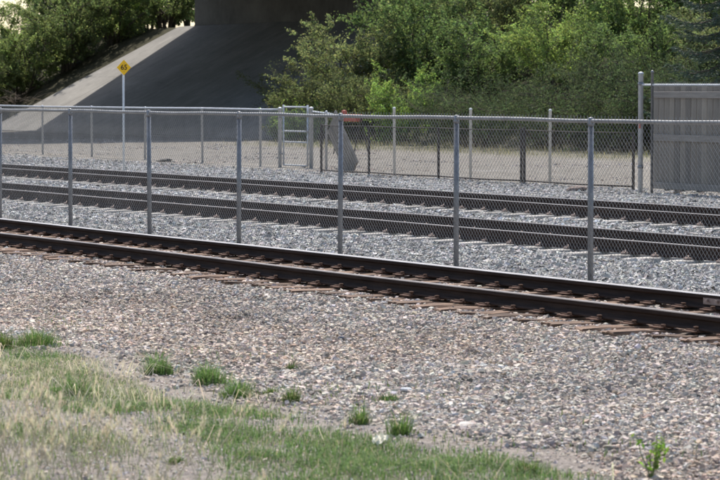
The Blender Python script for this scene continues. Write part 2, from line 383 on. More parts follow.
# coarse tan gravel in front of the near track
p, q = wedge(290000, 9.0, 13.95)
edge = 9.45 + np.clip((q - 19) * .1, 0, .5) + .8 * (vnoise(p, q, .55, 3) - .45) + .35 * (vnoise(p, q, 2.2, 4) - .5)
keep = rng.random(len(p)) < np.clip((p - edge) / .5 + .25, .05, 1)
sz0 = .55
p, q = p[keep], q[keep]
k = ~((p > 13.74) & (np.abs(q[:, None] - tie_q[None]).min(1) < .115) & (rng.random(len(p)) < .8)); p, q = p[k], q[k]
n_keep = min(len(p), 112000); p, q = p[:n_keep], q[:n_keep]
size = (rng.gamma(4.2, .0054, len(p)) + .004).clip(.012, .06)
P = np.stack([p, q, gz(p, q) + size * .12], 1)
cols = lerp_palette(WARM, len(p)) * (0.76 + .34 * vnoise(p, q, .8, 9) + .28 * vnoise(p, q, .22, 10))[:, None] * np.array((.98, .99, .96))
brown = np.clip((vnoise(p, q, .35, 11) - .5) * 1.8, 0, .38)[:, None]; cols = cols * (1 - brown) + cols * np.array((1.0, .86, .74)) * .85 * brown
big = size > .024                                                       # the smallest stones get simpler shapes
Va, Fa, Ca = stones(P[big], size[big], CUBE, CUBET, cols[big]); Vb, Fb, Cb = stones(P[~big], size[~big] * 1.1, OCTA, OCTT, cols[~big])
tag(link('trackside_gravel', bulk('trackside_gravel', np.concatenate([Va, Vb]), np.concatenate([Fa, Fb + len(Va)]), M['stone'], np.concatenate([Ca, Cb]))), 'loose tan and grey gravel spread in front of the near track', 'gravel', kind='stuff')

def stone_field(name, label, n, p0, p1, s0, pal, marg=1.5, zoff=.1, avoid=None, T=(OCTA, OCTT), zfun=None, dens=None):
    p, q = wedge(n, p0, p1, marg)
    if avoid is not None: k = avoid(p, q); p, q = p[k], q[k]
    size = rng.gamma(9, s0 / 9, len(p)).clip(s0 * .4, s0 * 2)
    z = (zfun or gz)(p, q) + size * zoff
    cols = lerp_palette(pal, len(p)) * (0.85 + .3 * vnoise(p, q, .5, 12))[:, None]
    V, F, C = stones(np.stack([p, q, z], 1), size, T[0], T[1], cols)
    tag(link(name, bulk(name, V, F, M['stone'], C)), label, 'gravel', kind='stuff')
stone_field('pebbles', 'fine pebbles and crumbs scattered over the bare soil in the foreground', 22000, 5.6, 9.8, .016, WARM, zoff=.25, T=(OCTA, OCTT))
near_av = lambda p, q: ~((np.abs(q[:, None] - tie_q[None]).min(1) < .115) & (rng.random(len(p)) < .82)) & ~((np.abs(p - 14.33) < .09) | (np.abs(p - 15.835) < .09))
stone_field('track_ballast', 'tan ballast stones lying between the wooden ties of the near track', 26000, 13.9, 16.6, .042, WARM, avoid=near_av, T=(CUBE, CUBET))
stone_field('track_ballast', 'grey ballast between the foreground fence and the middle track', 56000, 17.3, 21.35, .048, COOL, avoid=lambda p, q: np.abs(p - 21.62) > .09)
stone_field('track_ballast', 'pale grey ballast strip between the two concrete tie tracks', 46000, 23.0, 26.4, .05, COOL + [(.66, .65, .63)], avoid=lambda p, q: (np.abs(p - 23.12) > .09) & (np.abs(p - 26.45) > .09))
stone_field('track_ballast', 'grey ballast beyond the farthest track, reaching the far fence', 46000, 27.9, 37.5, .05, COOL + [(.48, .44, .40)], zoff=.02)

stone_field('yard_gravel', 'sparse stones scattered over the dusty yard beyond the far fence', 30000, 37.0, 52.0, .045, WARM, zoff=0, avoid=lambda p, q: vnoise(p, q, .35, 71) + .3 * rng.random(len(p)) > .82)

# ------------------------------------------------------------------ tracks
def rail_profile(h, head, base, web):
    hb, hh, w = base / 2, head / 2, web / 2
    right = [(hb, 0), (hb, .011), (w + .012, .028), (w, .045), (w, h - .055), (hh - .003, h - .042), (hh, h - .034), (hh, h - .008), (hh - .009, h)]
    return right + [(-x, z) for x, z in right[::-1]]
def make_rail(parent, x, z, h, head, base, y0, y1, side, top):
    m = MB(); prof = rail_profile(h, head, base, .016)
    wob = lambda y: (0.004 * math.sin(y * .8) + .002 * math.sin(y * 2.3), .003 * math.sin(y * .55 + x))
    m.extrude_y(prof, y0, y1, int((y1 - y0) / 1.0), wob)
    me = m.mesh('rail', side); me.materials.append(top)
    for pl in me.polygons:
        if abs(pl.normal.z) > .35 and pl.center.z > h - .03: pl.material_index = 1
    return link('rail', me, parent, (x, 0, z))

tr = tag(empty('railway_track', (15.07, 34, .13)), 'nearest railway track on brown wooden ties in front of the chain link fence', 'railway track')
org = tr.location
def rel(o, base=org):
    o.location = Vector(o.location) - base; return o
r1 = rel(make_rail(tr, 14.34, .189, .131, .066, .124, 17, 44.5, M['rail_side'], M['rail_top_dull']))
r2 = rel(make_rail(tr, 15.845, .189, .131, .066, .124, 17, 44.5, M['rail_side'], M['rail_top']))
jb = MB().box(-.034, -.012, -.32, .32, .03, .098, .006)
for k in range(4): jb.lathe([(.016, 0), (.016, .02)], 6, (-.04, -.24 + k * .16, .06))
jb.build('joint_bar', M['clip'], r2, loc=(0, 23.3, 0))

tie_meshes = []
for k in range(4):
    rr = random.Random(k); m = MB(); n = 9
    ys = [-.115, -.108, -.05, -.012, .03, .108, .115]
    L0, L1 = -1.27 - rr.uniform(0, .05), 1.27 + rr.uniform(0, .05)
    xs = [L0 + (L1 - L0) * i / n for i in range(n + 1)]
    vs = []; w = len(ys) + 2
    for i, x in enumerate(xs):
        sag = 0.006 * math.sin(i * 1.7 + k)
        ends = 0.02 * abs(i - n / 2) / (n / 2)
        vs.append((x, -.115, -.17))
        for j, y in enumerate(ys):
            zz = -.008 - ends * rr.uniform(.0, .8) + sag - (.012 if j in (0, 6) else 0) - (.012 * rr.random() if j == 3 else 0)
            vs.append((x + (rr.uniform(-.02, .02) if i in (0, n) else 0), y + rr.uniform(-.004, .004), zz))
        vs.append((x, .115, -.17))
    fs = [(i * w + j, (i + 1) * w + j, (i + 1) * w + j + 1, i * w + j + 1) for i in range(n) for j in range(w - 1)]
    fs.append(tuple(range(w))); fs.append(tuple(range(n * w, (n + 1) * w))[::-1])
    m.add(vs, fs); tie_meshes.append(m.mesh('tie', M['wood_tie']))
plate_me = MB().box(-.13, .13, -.09, .09, 0, .013, .004).box(-.092, -.072, -.088, .088, .0131, .024).box(.072, .092, -.088, .088, .0131, .024).mesh('tie_plate', M['rust'])
spike_me = MB().box(-.009, .009, -.009, .009, -.06, .004).box(-.024, .016, -.018, .018, .0041, .02, .005).mesh('spike', M['rust'])
for i, (tq, tp, ta, k) in enumerate(tie_list):
    t_ = link('tie', tie_meshes[k], tr, (tp - org.x, tq - org.y, .177 - org.z), (0, 0, ta))
    for rx in (14.34, 15.845):
        link('tie_plate', plate_me, t_, (rx - tp, 0, -.001))
        for sx, sy in ((-1, -.05), (1, .05)):
            link('spike', spike_me, t_, (rx - tp + sx * .072, sy + random.uniform(-.012, .012), .012 + random.uniform(0, .018)), (0, 0, 0 if sx < 0 else math.pi))

ctie = MB()
for half in (0,):
    xs = [-1.27, -1.255, -.95, -.55, -.3, .3, .55, .95, 1.255, 1.27]; tz = [-.03, -.008, 0, 0, -.035, -.035, 0, 0, -.008, -.03]
    prof = []
    for x, z in zip(xs, tz): prof += [(x, -.13, -.2), (x, -.115, z - .012), (x, -.1, z), (x, .1, z), (x, .115, z - .012), (x, .13, -.2)]
    fs = [(i * 6 + j, (i + 1) * 6 + j, (i + 1) * 6 + j + 1, i * 6 + j + 1) for i in range(9) for j in range(5)]
    fs += [tuple(range(6)), tuple(range(54, 60))[::-1]]
    ctie.add(prof, fs)
ctie_me = ctie.mesh('tie', M['conc_tie'])
clip_me = MB().box(-.04, .04, -.045, .045, 0, .03, .008).tube([(-.02, -.05, .03), (0, -.02, .055), (.02, .02, .05), (0, .05, .03)], .009, 6).mesh('rail_clip', M['clip'])
def concrete_track(label, xn, zhead, y0, y1, step):
    xf = xn + 1.505; c = Vector(((xn + xf) / 2, (y0 + y1) / 2, zhead - .178))
    t0 = tag(empty('railway_track', c), label, 'railway track', 'pair of tracks on concrete ties behind the fence')
    for x in (xn, xf): rel(make_rail(t0, x, zhead - .168, .168, .07, .14, y0, y1, M['rail_side_rust'], M['rail_top_far']), c)
    y = y0 + .3
    while y < y1:
        t_ = link('tie', ctie_me, t0, (random.uniform(-.03, .03), y - c.y, 0), (0, 0, random.uniform(-.008, .008)))
        for x in (xn, xf):
            for s_ in (-1, 1): link('rail_clip', clip_me, t_, (x - c.x + s_ * .085, 0, .001), (0, 0, 0 if s_ < 0 else math.pi))
        y += step
concrete_track('middle railway track on pale concrete ties, just behind the foreground fence', 21.62, .214, 27, 63, .74)
concrete_track('farthest railway track on pale concrete ties, beyond the pale ballast strip', 26.47, .264, 34, 80, .74)

# ------------------------------------------------------------------ chain link fences
def chain_mesh(name, width, h0, h1, mat, dia=.0707, r=.0019, barbs=True, sides=3):
    """woven zigzag wires in the Y-Z plane, from y=0 to y=width"""
    d = dia / 2; nw = int(width / d); nk = int((h1 - h0) / d); st = (h1 - h0) / nk
    V = []; F = []
    i = np.arange(nw + 1); k = np.arange(nk + 1)
    I, K = np.meshgrid(i, k, indexing='ij')
    ph = np.where((I + K) % 2 == 0, -1, 1)
    Y = np.clip(I * d + ph * d * .52, 0, width); X = ph * r * .8; Z = h0 + K * st
    ang = [2 * math.pi * s / sides for s in range(sides)]
    ring = np.stack([np.stack([X + r * math.cos(a_), Y + r * math.sin(a_), Z], -1) for a_ in ang], 2)   # (nw+1,nk+1,sides,3)
    Vv = ring.reshape(-1, 3)
    def vid(ii, kk, s): return (ii * (nk + 1) + kk) * sides + s
    II, KK = np.meshgrid(i, k[:-1], indexing='ij'); FF = []
    for s in range(sides):
        s2 = (s + 1) % sides
        FF.append(np.stack([vid(II, KK, s), vid(II, KK, s2), vid(II, KK + 1, s2), vid(II, KK + 1, s)], -1).reshape(-1, 4))
    Fv = np.concatenate(FF)
    if barbs:
        yb = np.arange(0, nw, 2) * d + d / 2; off = len(Vv); BV = []; BF = []
        for j, y in enumerate(yb):
            for lean in (-.35, .35):
                b0 = off + len(BV)
                for z, yy in ((h1 - .012, y), (h1 + .052, y + lean * .02)):
                    for a_ in ang: BV.append((r * math.cos(a_), yy + r * math.sin(a_), z))
                for s in range(sides): BF.append((b0 + s, b0 + (s + 1) % sides, b0 + sides + (s + 1) % sides, b0 + sides + s))
        Vv = np.concatenate([Vv, np.array(BV)]); Fv = np.concatenate([Fv, np.array(BF)])
    return bulk(name, Vv, Fv, mat)

def post_mesh(h, r, mat, cap=True, n=12):
    prof = [(r, -.05), (r, h)]
    if cap: prof += [(r * 1.14, h + .001), (r * 1.14, h + .02), (r * .9, h + .038), (r * .35, h + .05)]
    return MB().lathe(prof, n).mesh('post', mat, True)

# foreground fence along the near track
FX, FZ = 18.1, 0.0
posts = [29.27 + 3.05 * k for k in range(-3, 8)]
fen = tag(empty('chain_link_fence', (FX, 35, FZ)), 'long galvanised chain link fence with top rail right behind the nearest track', 'fence')
pm = MB().lathe([(.0315, -.1), (.0315, 1.79)], 14).mesh('post', M['galv'], True)
capm = MB().lathe([(.036, 1.77), (.036, 1.80), (.03, 1.815), (.03, 1.86), (.02, 1.868)], 12).mesh('post_cap', M['galv'], True)
tie_me = MB().tube([(-.036, 0, 0), (-.03, .03, .004), (.0, .037, 0), (.03, .03, -.004)], .003, 4).mesh('tie_wire', M['wire'])
for y in posts:
    lean = random.uniform(-.006, .006)
    po = link('post', pm, fen, (0, y - 35, 0), (random.uniform(-.004, .004), lean, 0)); link('post_cap', capm, po)
    for z in (.35, .75, 1.15, 1.5): link('tie_wire', tie_me, po, (0, 0, z))
m = MB(); pts = []
for i in range(0, 62):
    y = posts[0] + (posts[-1] - posts[0]) * i / 61; pts.append((0, y - 35, 1.832 + .005 * math.sin(y * 1.03) + .003 * math.sin(y * 2.9)))
m.tube(pts, .0225, 10); m.build('top_rail', M['rail_pipe'], fen, True)
MB().tube([(-.033, posts[0] - 35, .06), (-.033, posts[-1] - 35, .06)], .003, 4).build('tension_wire', M['wire'], fen)
near_panel = chain_mesh('mesh_panel', 3.05, .05, 1.835, M['wire'], r=.0019)
for y in posts[:-1]: link('mesh_panel', near_panel, fen, (-.036, y - 35, 0))

# far fence in front of the underpass
GX, GZ0 = 39.0, -.1
fpost = [98.4 + 4.27 * k for k in (3, 2, 1, 0)] + [94.05, 89.7, 85.35, 81.3]
ff = tag(empty('chain_link_fence', (GX, 95, GZ0)), 'far galvanised chain link fence in front of the shaded underpass, left of the gate', 'fence')
pm2 = post_mesh(1.62, .034, M['galv_light'])
for y in fpost: link('post', pm2, ff, (0, y - 95, 0), (random.uniform(-.01, .01), random.uniform(-.01, .01), 0))
allp = fpost + [80.05]
MB().tube([(0, y - 95, 1.63 + random.uniform(-.015, .015)) for y in allp], .027, 8).build('top_rail', M['galv_light'], ff, True)
for y0, y1 in zip(allp[:-1], allp[1:]):
    me = chain_mesh('mesh_panel', y0 - y1 - .02, .04, 1.63, M['wire'], r=.0019, barbs=False)
    link('mesh_panel', me, ff, (-.03, y1 - 95 + .01, 0))

gate = tag(empty('fence_gate', (GX, 79, GZ0)), 'narrow galvanised swing gate with cross bars between two thick posts', 'gate')
for y, r_, h in ((80.0, .055, 1.66), (78.0, .06, 1.68)):
    link('post', post_mesh(h, r_, M['galv_light'], n=16), gate, (0, y - 79, 0))
g0, g1 = 78.2, 79.75
for y in (g0, g1): MB().tube([(-.01, y - 79, .05), (-.01, y - 79, 1.78)], .027, 8).build('stile', M['galv_light'], gate, True)
for z in (.06, .72, 1.03, 1.72): MB().tube([(-.01, g0 - 79, z), (-.01, g1 - 79, z)], .024, 8).build('cross_bar', M['galv_light'], gate, True)
link('mesh_panel', chain_mesh('mesh_panel', g1 - g0, .06, 1.7, M['wire'], r=.0019, barbs=False), gate, (-.045, g0 - 79, 0))
for z in (.35, 1.4): MB().box(-.04, .03, g1 - 79, 80.0 - 79, z, z + .05, .006).build('hinge', M['galv'], gate)
MB().box(-.06, 0, 78.03 - 79, 78.22 - 79, 1.0, 1.06, .006).build('latch', M['galv'], gate)

sf = tag(empty('chain_link_fence', (GX, 77.05, GZ0)), 'short chain link fence stub from the gate to its light end post', 'fence')
link('post', post_mesh(1.58, .034, M['galv_light']), sf, (0, 0, 0))
MB().tube([(0, -.6, 1.52), (0, .9, 1.6)], .025, 8).build('top_rail', M['galv_light'], sf, True)
link('mesh_panel', chain_mesh('mesh_panel', .88, .05, 1.58, M['wire'], barbs=False), sf, (-.03, .02, 0))

# leaning grey panel and orange barricade near the gate
lp = MB(); n = 6
for k in range(3):
    lp.box(.02 * (k % 2), .05 + .02 * (k % 2), -.42 + k * .285, -.42 + k * .285 + .278, -.9, .86 - .06 * k, .008)
o = lp.build('leaning_panel', M['panel'], None)
o.location = (38.6, 75.38, .62); o.rotation_euler = (math.radians(-37), math.radians(-6), 0)
tag(o, 'slanted weathered grey panel leaning beside the gate at the far fence', 'panel')

ob = tag(empty('barricade', (48, 93, -.1)), 'orange-red barricade board standing behind the leaning grey panel', 'barricade')
MB().box(-.14, .14, -.62, .62, 1.12, 1.36, .03).build('board', M['orange'], ob)
for s_ in (-1, 1):
    for dx in (-.28, .28): MB().tube([(dx, s_ * .75, 0), (0, s_ * .75, 1.3)], .02, 6).build('leg', M['dark_steel'], ob)
MB().lathe([(.07, 0), (.09, .05), (.08, .12), (.03, .14)], 12, (0, .5, 1.361)).build('warning_lamp', M['orange'], ob, True)

# dark low mesh fence
DX, DZ = 37.0, -.06
df = tag(empty('dark_mesh_fence', (DX, 65, DZ)), 'low dark mesh fence with paired rusty posts right of the gate', 'fence')
dp = [73.4, 70.67, 66.97, 62.87, 58.05]
for i, y in enumerate(dp):
    for s_ in ((-.07, .07) if i == 3 else (0,)):
        MB().box(-.025, .025, y - 65 + s_ - .028, y - 65 + s_ + .028, -.1, 1.27 + random.uniform(-.03, .03), .006).build('post', M['dark_steel'], df)
for y0, y1 in zip(dp[:-1], dp[1:]):
    MB().tube([(0, y0 - 65, 1.24), (0, (y0 + y1) / 2 - 65, 1.225), (0, y1 - 65, 1.24)], .013, 6).build('top_rail', M['dark_steel'], df, True)
    MB().tube([(0, y0 - 65, .05), (0, (y0 + y1) / 2 - 65, .035), (0, y1 - 65, .05)], .02, 6).build('bottom_rail', M['dark_steel'], df, True)
    link('mesh_panel', chain_mesh('mesh_panel', y0 - y1, .05, 1.24, M['dark_steel'], dia=.08, r=.0021, barbs=False), df, (-.02, y1 - 65, 0))

for y, which in ((71.15, 'leftmost of the three'), (67.13, 'middle one of the three'), (63.3, 'rightmost of the three')):
    o = link('fence_post', post_mesh(1.72, .036, M['pale_post']), None, (38, y, -.1), (random.uniform(-.012, .012), 0, 0))
    tag(o, 'pale galvanised post behind the low dark mesh fence, ' + which, 'post', 'pale posts behind the dark mesh fence')

# tall chain link fence and board fence at the right
TX, TZ = 36.0, -.05
tf = tag(empty('chain_link_fence', (TX, 50, TZ)), 'tall galvanised chain link fence standing against the grey board fence', 'fence')
tall = [55.75, 52.7, 49.65, 46.6, 43.55]
for i, y in enumerate(tall): link('post', post_mesh(2.55 if i == 0 else 2.3, .03, M['galv']), tf, (0, y - 50, 0))
MB().tube([(0, tall[0] - 50 + .5, 2.29), (0, tall[-1] - 50, 2.27)], .024, 8).build('top_rail', M['galv_light'], tf, True)
tp_me = chain_mesh('mesh_panel', 3.05, .04, 2.3, M['wire'])
for y in tall[1:]: link('mesh_panel', tp_me, tf, (-.035, y - 50, 0))
gp = tag(empty('gate_post', (36.0, 56.2, -.05)), 'thick tall galvanised post at the left end of the board fence', 'post')
link('shaft', post_mesh(2.52, .055, M['galv_light'], n=16), gp)
for z, r_ in ((.5, .065), (1.45, .066), (2.28, .065)): MB().lathe([(r_, z), (r_, z + .06)], 16).build('band', M['galv'], gp, True)
MB().box(-.075, -.06, -.10, -.04, 1.36, 1.46).build('marker_tag', M['orange'], gp)

bf = tag(empty('board_fence', (36.4, 50, -.06)), 'tall grey weathered board fence behind chain link at the right edge', 'fence')
board_me = []
for k in range(5):
    rr = random.Random(k + 20); w = .19
    board_me.append(MB().box(-.012, .012, -w / 2, w / 2, .03 + rr.uniform(0, .04), 2.275 + rr.uniform(-.02, .015), .003).mesh('board', M['board']))
y = 56.3; k = 0
while y > 43.2:
    link('board', board_me[(k * 3 + k // 4) % 5], bf, (.004 * ((k * 7) % 3), y - .1 - 50, 0), (random.uniform(-.004, .004), 0, random.uniform(-.03, .03)))
    y -= .206; k += 1
for z in (.07, 1.1, 2.02): MB().box(-.075, -.028, 43.2 - 50, 56.28 - 50, z, z + .14, .005).build('rail', M['board_rail'], bf)
for y in (55.5, 52.4, 49.3, 46.2): MB().box(.03, .12, y - 50 - .045, y - 50 + .045, -.1, 2.1, .005).build('post', M['board'], bf)

# ------------------------------------------------------------------ speed sign
sg = tag(empty('speed_sign', (31, 72.66, -.05)), 'yellow diamond speed sign reading 65 on a slim grey pole', 'sign')
MB().lathe([(.026, -.1), (.026, 2.87)], 10).build('pole', M['pale_post'], sg, True)
sp = MB().box(-.14, .14, -.003, .003, -.14, .14, .0015, Matrix.Rotation(math.pi / 4, 4, 'Y')).build('sign_plate', M['yellow'], sg, loc=(0, -.034, 2.735))
def glyphs(text, size, mat, name):
    cu = bpy.data.curves.new(name, 'FONT'); cu.body = text; cu.size = size; cu.align_x = 'CENTER'; cu.align_y = 'CENTER'; cu.extrude = .001; cu.offset = .003
    ob_ = bpy.data.objects.new(name, cu); COL.objects.link(ob_)
    dg = bpy.context.evaluated_depsgraph_get(); me = bpy.data.meshes.new_from_object(ob_.evaluated_get(dg))
    bpy.data.objects.remove(ob_); me.name = name; me.materials.clear(); me.materials.append(mat); return me
link('numerals', glyphs('65', .185, M['signblack'], 'numerals'), sp, (0, -.006, 0), (math.pi / 2, 0, 0))
for z in (-.1, .1): MB().tube([(0, -.012, z), (0, .03, z)], .008, 6).build('bolt', M['galv'], sp)

# ------------------------------------------------------------------ vegetation
def leaf_mesh(C, size, cols, rs, up=.25, slim=.5):
    """rhombic leaves at C"""
    n = len(C); d = rs.normal(size=(n, 3)); d[:, 2] += up; d /= np.linalg.norm(d, axis=1)[:, None]
    e = np.cross(d, rs.normal(size=(n, 3))); e /= np.linalg.norm(e, axis=1)[:, None] + 1e-9
    s = (size * rs.uniform(.6, 1.3, n))[:, None]
    nrm = np.cross(d, e)
    V = np.stack([C - d * s * .5, C + e * s * slim * .5 + nrm * s * .08, C + d * s * .5, C - e * s * slim * .5 + nrm * s * .08], 1).reshape(-1, 3)
    F = np.arange(n * 4).reshape(n, 4)
    return V, F, np.repeat(cols, 4, 0)

def make_plant(seed, h, r, stems, leaves, lsize, base_col, clump=.33, low=.12, stem_r=.05, droop=0.0, spread=1.0, var=.28, bare=0.0, slim=.5, twigs=6):
    rs = np.random.default_rng(seed); wood = MB(); C = []; W = []
    tips = []
    for s_ in range(stems):
        a = 2 * math.pi * (s_ + rs.uniform(-.3, .3)) / stems; out = r * rs.uniform(.15, .95) * spread; hh = h * rs.uniform(.62, 1.0) * (1 - .25 * (out / r) ** 2)
        pts = []
        b = Vector((math.cos(a) * r * .10, math.sin(a) * r * .10, -.1))
        for k in range(6):
            t_ = k / 5
            pts.append(b + Vector((math.cos(a) * out * t_ ** 1.3 + rs.normal(0, .05) * r * (k > 0), math.sin(a) * out * t_ ** 1.3 + rs.normal(0, .05) * r * (k > 0), hh * (t_ - droop * t_ ** 3))))
        wood.tube(pts, [stem_r * (1 - .82 * k / 5) for k in range(6)], 5, False)
        for b_ in range(twigs):
            t_ = rs.uniform(low, .98); i = min(int(t_ * 5), 4); P0 = pts[i].lerp(pts[i + 1], t_ * 5 - i)
            a2 = a + rs.normal(0, 1.2); L = r * rs.uniform(.25, .6) * (1.15 - .5 * t_)
            P2 = P0 + Vector((math.cos(a2) * L, math.sin(a2) * L, L * rs.uniform(-.1 - droop, .7)))
            P1 = P0.lerp(P2, .5) + Vector((0, 0, L * .12))
            wood.tube([P0, P1, P2], [stem_r * .35, stem_r * .22, stem_r * .08], 4, False)
            for tt in (.35, .7, 1.0): tips.append((P0.lerp(P2, tt) + Vector((0, 0, L * .1)), rs.uniform(.6, 1.2)))
        tips.append((pts[-1], 1.0)); tips.append((pts[-2], 1.0))
    tips = [t_ for t_ in tips if rs.random() > bare]
    per = max(4, int(leaves / len(tips)))
    bright = []; lsz = []
    for P0, w in tips:
        n = max(3, int(per * w * rs.uniform(.5, 1.5))); cr = clump * r * rs.uniform(.55, 1.15)
        if rs.random() < .68:                                             # leaves along a shoot
            sd = rs.normal(0, .5, 3) + np.array((0, 0, .75 - droop * 3)); sd += np.array((P0.x, P0.y, 0)) / (r * 2.2); sd /= np.linalg.norm(sd)
            d = sd[None] * rs.uniform(-.1, 1, (n, 1)) * clump * r * rs.uniform(1.1, 2.4) + rs.normal(0, 1, (n, 3)) * cr * .17
            wood.tube([P0, P0 + Vector(sd) * clump * r * 1.4], [stem_r * .12, stem_r * .05], 3, False)
        else:
            d = rs.normal(size=(n, 3)) * np.array([cr, cr, cr * .72]) * .5
            d[:, 2] -= np.abs(rs.normal(0, droop * cr, n))
        lsz.append(np.full(n, lsize * rs.uniform(.7, 1.35)))
        C.append(np.array(P0) + d); bright.append(np.full(n, rs.uniform(1 - var, 1 + var)))
    C = np.concatenate(C); br_ = np.concatenate(bright); k = C[:, 2] > .02; lz = np.concatenate(lsz)[k]; C, br_ = C[k], br_[k]
    col = np.array(base_col)[None] * br_[:, None] * rs.uniform(.75, 1.25, (len(C), 1)); col[:, 0] *= rs.uniform(.85, 1.2, len(C))
    V, F, cc = leaf_mesh(C, lz, col, rs, .3, slim)
    return bulk('crown', V, F, M['leaf'], np.clip(cc, .005, .5)), wood.mesh('trunk', M['bark'], True)

def put_plant(name, label, cat, meshes, p, q, rz=0., s=1., group=None, zs=1.):
    o = tag(empty(name, (p, q, float(terr(p)) - .03), rz), label, cat, group); o.scale = (s, s, s * zs)
    link('crown', meshes[0], o); link('trunk', meshes[1], o); return o

OLIVE, BRIGHT, MIDG, DARK, YEL = (.155, .175, .094), (.175, .245, .082), (.108, .150, .066), (.05, .066, .041), (.195, .25, .092)
pl_olive = make_plant(1, 4.4, 2.5, 12, 22500, 0.104, OLIVE, .17, .12, .05, .12, 1.15, .35, twigs=9)
pl_olive2 = make_plant(2, 3.4, 2.2, 11, 18000, 0.100, (.125, .143, .078), .18, .1, .045, .1, 1.0, .35, twigs=9)
pl_bright = make_plant(3, 2.9, 1.7, 12, 15000, 0.104, BRIGHT, .19, .08, .04, 0, .95, .35, twigs=8)
pl_bright2 = make_plant(4, 4.0, 2.4, 13, 22500, 0.112, YEL, .18, .1, .05, 0, 1.0, .4, twigs=9)
pl_mid = make_plant(5, 3.8, 2.4, 13, 22500, 0.108, MIDG, .18, .08, .05, .0, 1.0, .4, twigs=9)
pl_mid2 = make_plant(6, 4.8, 2.6, 12, 24000, 0.112, (.135, .182, .076), .18, .1, .06, .05, 1.0, .4, twigs=10)
pl_dark = make_plant(7, 2.7, 2.8, 16, 22500, 0.096, DARK, .2, .06, .035, .15, 1.1, .42, 0, .3, twigs=8)
pl_dark2 = make_plant(8, 2.4, 2.4, 15, 19500, 0.096, (.056, .074, .045), .22, .06, .035, .12, 1.1, .4, 0, .3, twigs=8)
pl_low = make_plant(9, 1.3, 1.0, 9, 3900, 0.096, BRIGHT, .3, .1, .02, 0, 1.0)
pl_thin = make_plant(10, 4.4, 1.9, 7, 3900, 0.104, (.09, .10, .05), .2, .25, .035, .1, 1.0, .3, .15, twigs=8)
GS = 'shrubs on the embankment right of the bridge'
shr = [  # mesh, label, p, q, rz, scale, zscale
    (pl_thin, 'thin sparse shrub in the bridge shade, leftmost of the embankment shrubs', 59.0, 119.6, .3, .95, 1.0),
    (pl_low, 'low bright green sprigs directly behind the gate', 57.3, 115.6, .8, 1.2, 1.0),
    (pl_low, 'small bright green bush left of the gate in the bridge shade', 57.6, 117.9, 2.1, .85, 1.0),
    (pl_olive, 'large olive shrub with pale arching branches above the gate', 60.0, 115.4, .2, 1.1, 1.0),
    (pl_olive2, 'smaller olive shrub left of the large arching one, at the edge of the bridge shade', 58.4, 117.0, 3.0, .9, 1.0),
    (pl_olive2, 'olive shrub behind the orange barricade', 58.2, 111.8, 1.9, .95, 1.0),
    (pl_bright, 'bright yellow-green bush above the middle fence posts, left of the dark willow', 57.8, 107.8, 0, 1.05, 1.0),
    (pl_mid, 'dense green shrub rising behind the bright bush left of centre', 62.2, 114.2, 2.4, 1.15, 1.05),
    (pl_mid2, 'tall green shrub against the bridge wall', 65.8, 119.6, 1.0, 1.0, .95),
    (pl_olive2, 'greyish green shrub high on the embankment, top centre', 65.0, 113.0, 4.0, 1.2, 1.1),
    (pl_mid2, 'dark leafy tree above the centre, at the upper frame edge', 68.0, 116.6, 3.0, 1.05, 1.0),
    (pl_dark, 'low dark willow shrub behind the second pale post', 57.8, 101.8, .5, 1.15, 1.0),
    (pl_dark, 'low dark grey-green willow shrub behind the third pale post', 58.2, 96.6, 2.6, 1.1, .95),
    (pl_mid, 'green shrub just above the left dark willow', 61.6, 108.0, .4, 1.05, .95),
    (pl_bright2, 'big yellow-green shrub above the dark willow shrubs, right of centre', 62.2, 103.0, .9, 1.0, .9),
    (pl_mid2, 'tall bright shrub at the top, right of the big yellow-green shrub', 64.4, 100.6, 2.0, 1.05, 1.0),
    (pl_mid, 'dark green shrub at the top right of centre', 67.0, 109.6, 5.0, 1.2, 1.0),
    (pl_dark2, 'low green willow left of the tall fence post', 58.2, 91.6, 1.0, 1.2, 1.0),
    (pl_dark2, 'dim low willow just behind the left end of the board fence', 59.2, 89.4, 3.4, 1.15, 1.1),
    (pl_mid, 'shaded shrub between the yellow-green shrub and the spruce', 62.0, 96.0, 3.8, .95, .85),
    (pl_olive2, 'dull green shrub left of the spruce', 62.5, 91.6, .7, 1.15, .9),
    (pl_bright2, 'light green tree at the top edge, left of the spruce', 67.2, 100.2, 3.9, 1.1, 1.05),
    (pl_mid2, 'green tree behind the spruce tip', 66.2, 95.8, 5.2, 1.1, 1.0),
    (pl_dark, 'dark shrub filling the gap above the third pale post', 60.6, 94.8, 4.4, 1.05, 1.0),
    (pl_mid2, 'leafy tree on top of the embankment, middle of the upper edge', 71.0, 113.5, .6, 1.1, .95),
    (pl_mid, 'leafy tree on top of the embankment behind the light green tree', 71.5, 106.0, 2.2, 1.3, 1.05),
    (pl_mid2, 'leafy tree on top of the embankment, above the tall fence post', 71.0, 99.5, 4.6, 1.1, 1.0),
    (pl_mid, 'leafy tree on top of the embankment, upper right corner', 70.5, 93.5, 5.5, 1.3, 1.1),
    (pl_mid, 'green shrub behind the spruce at the right frame edge', 62.5, 86.8, 1.3, 1.2, 1.0),
]
for me, lab, p_, q_, rz, s_, zs in shr: put_plant('shrub', lab, 'shrub', me, p_, q_, rz, s_, GS, zs)

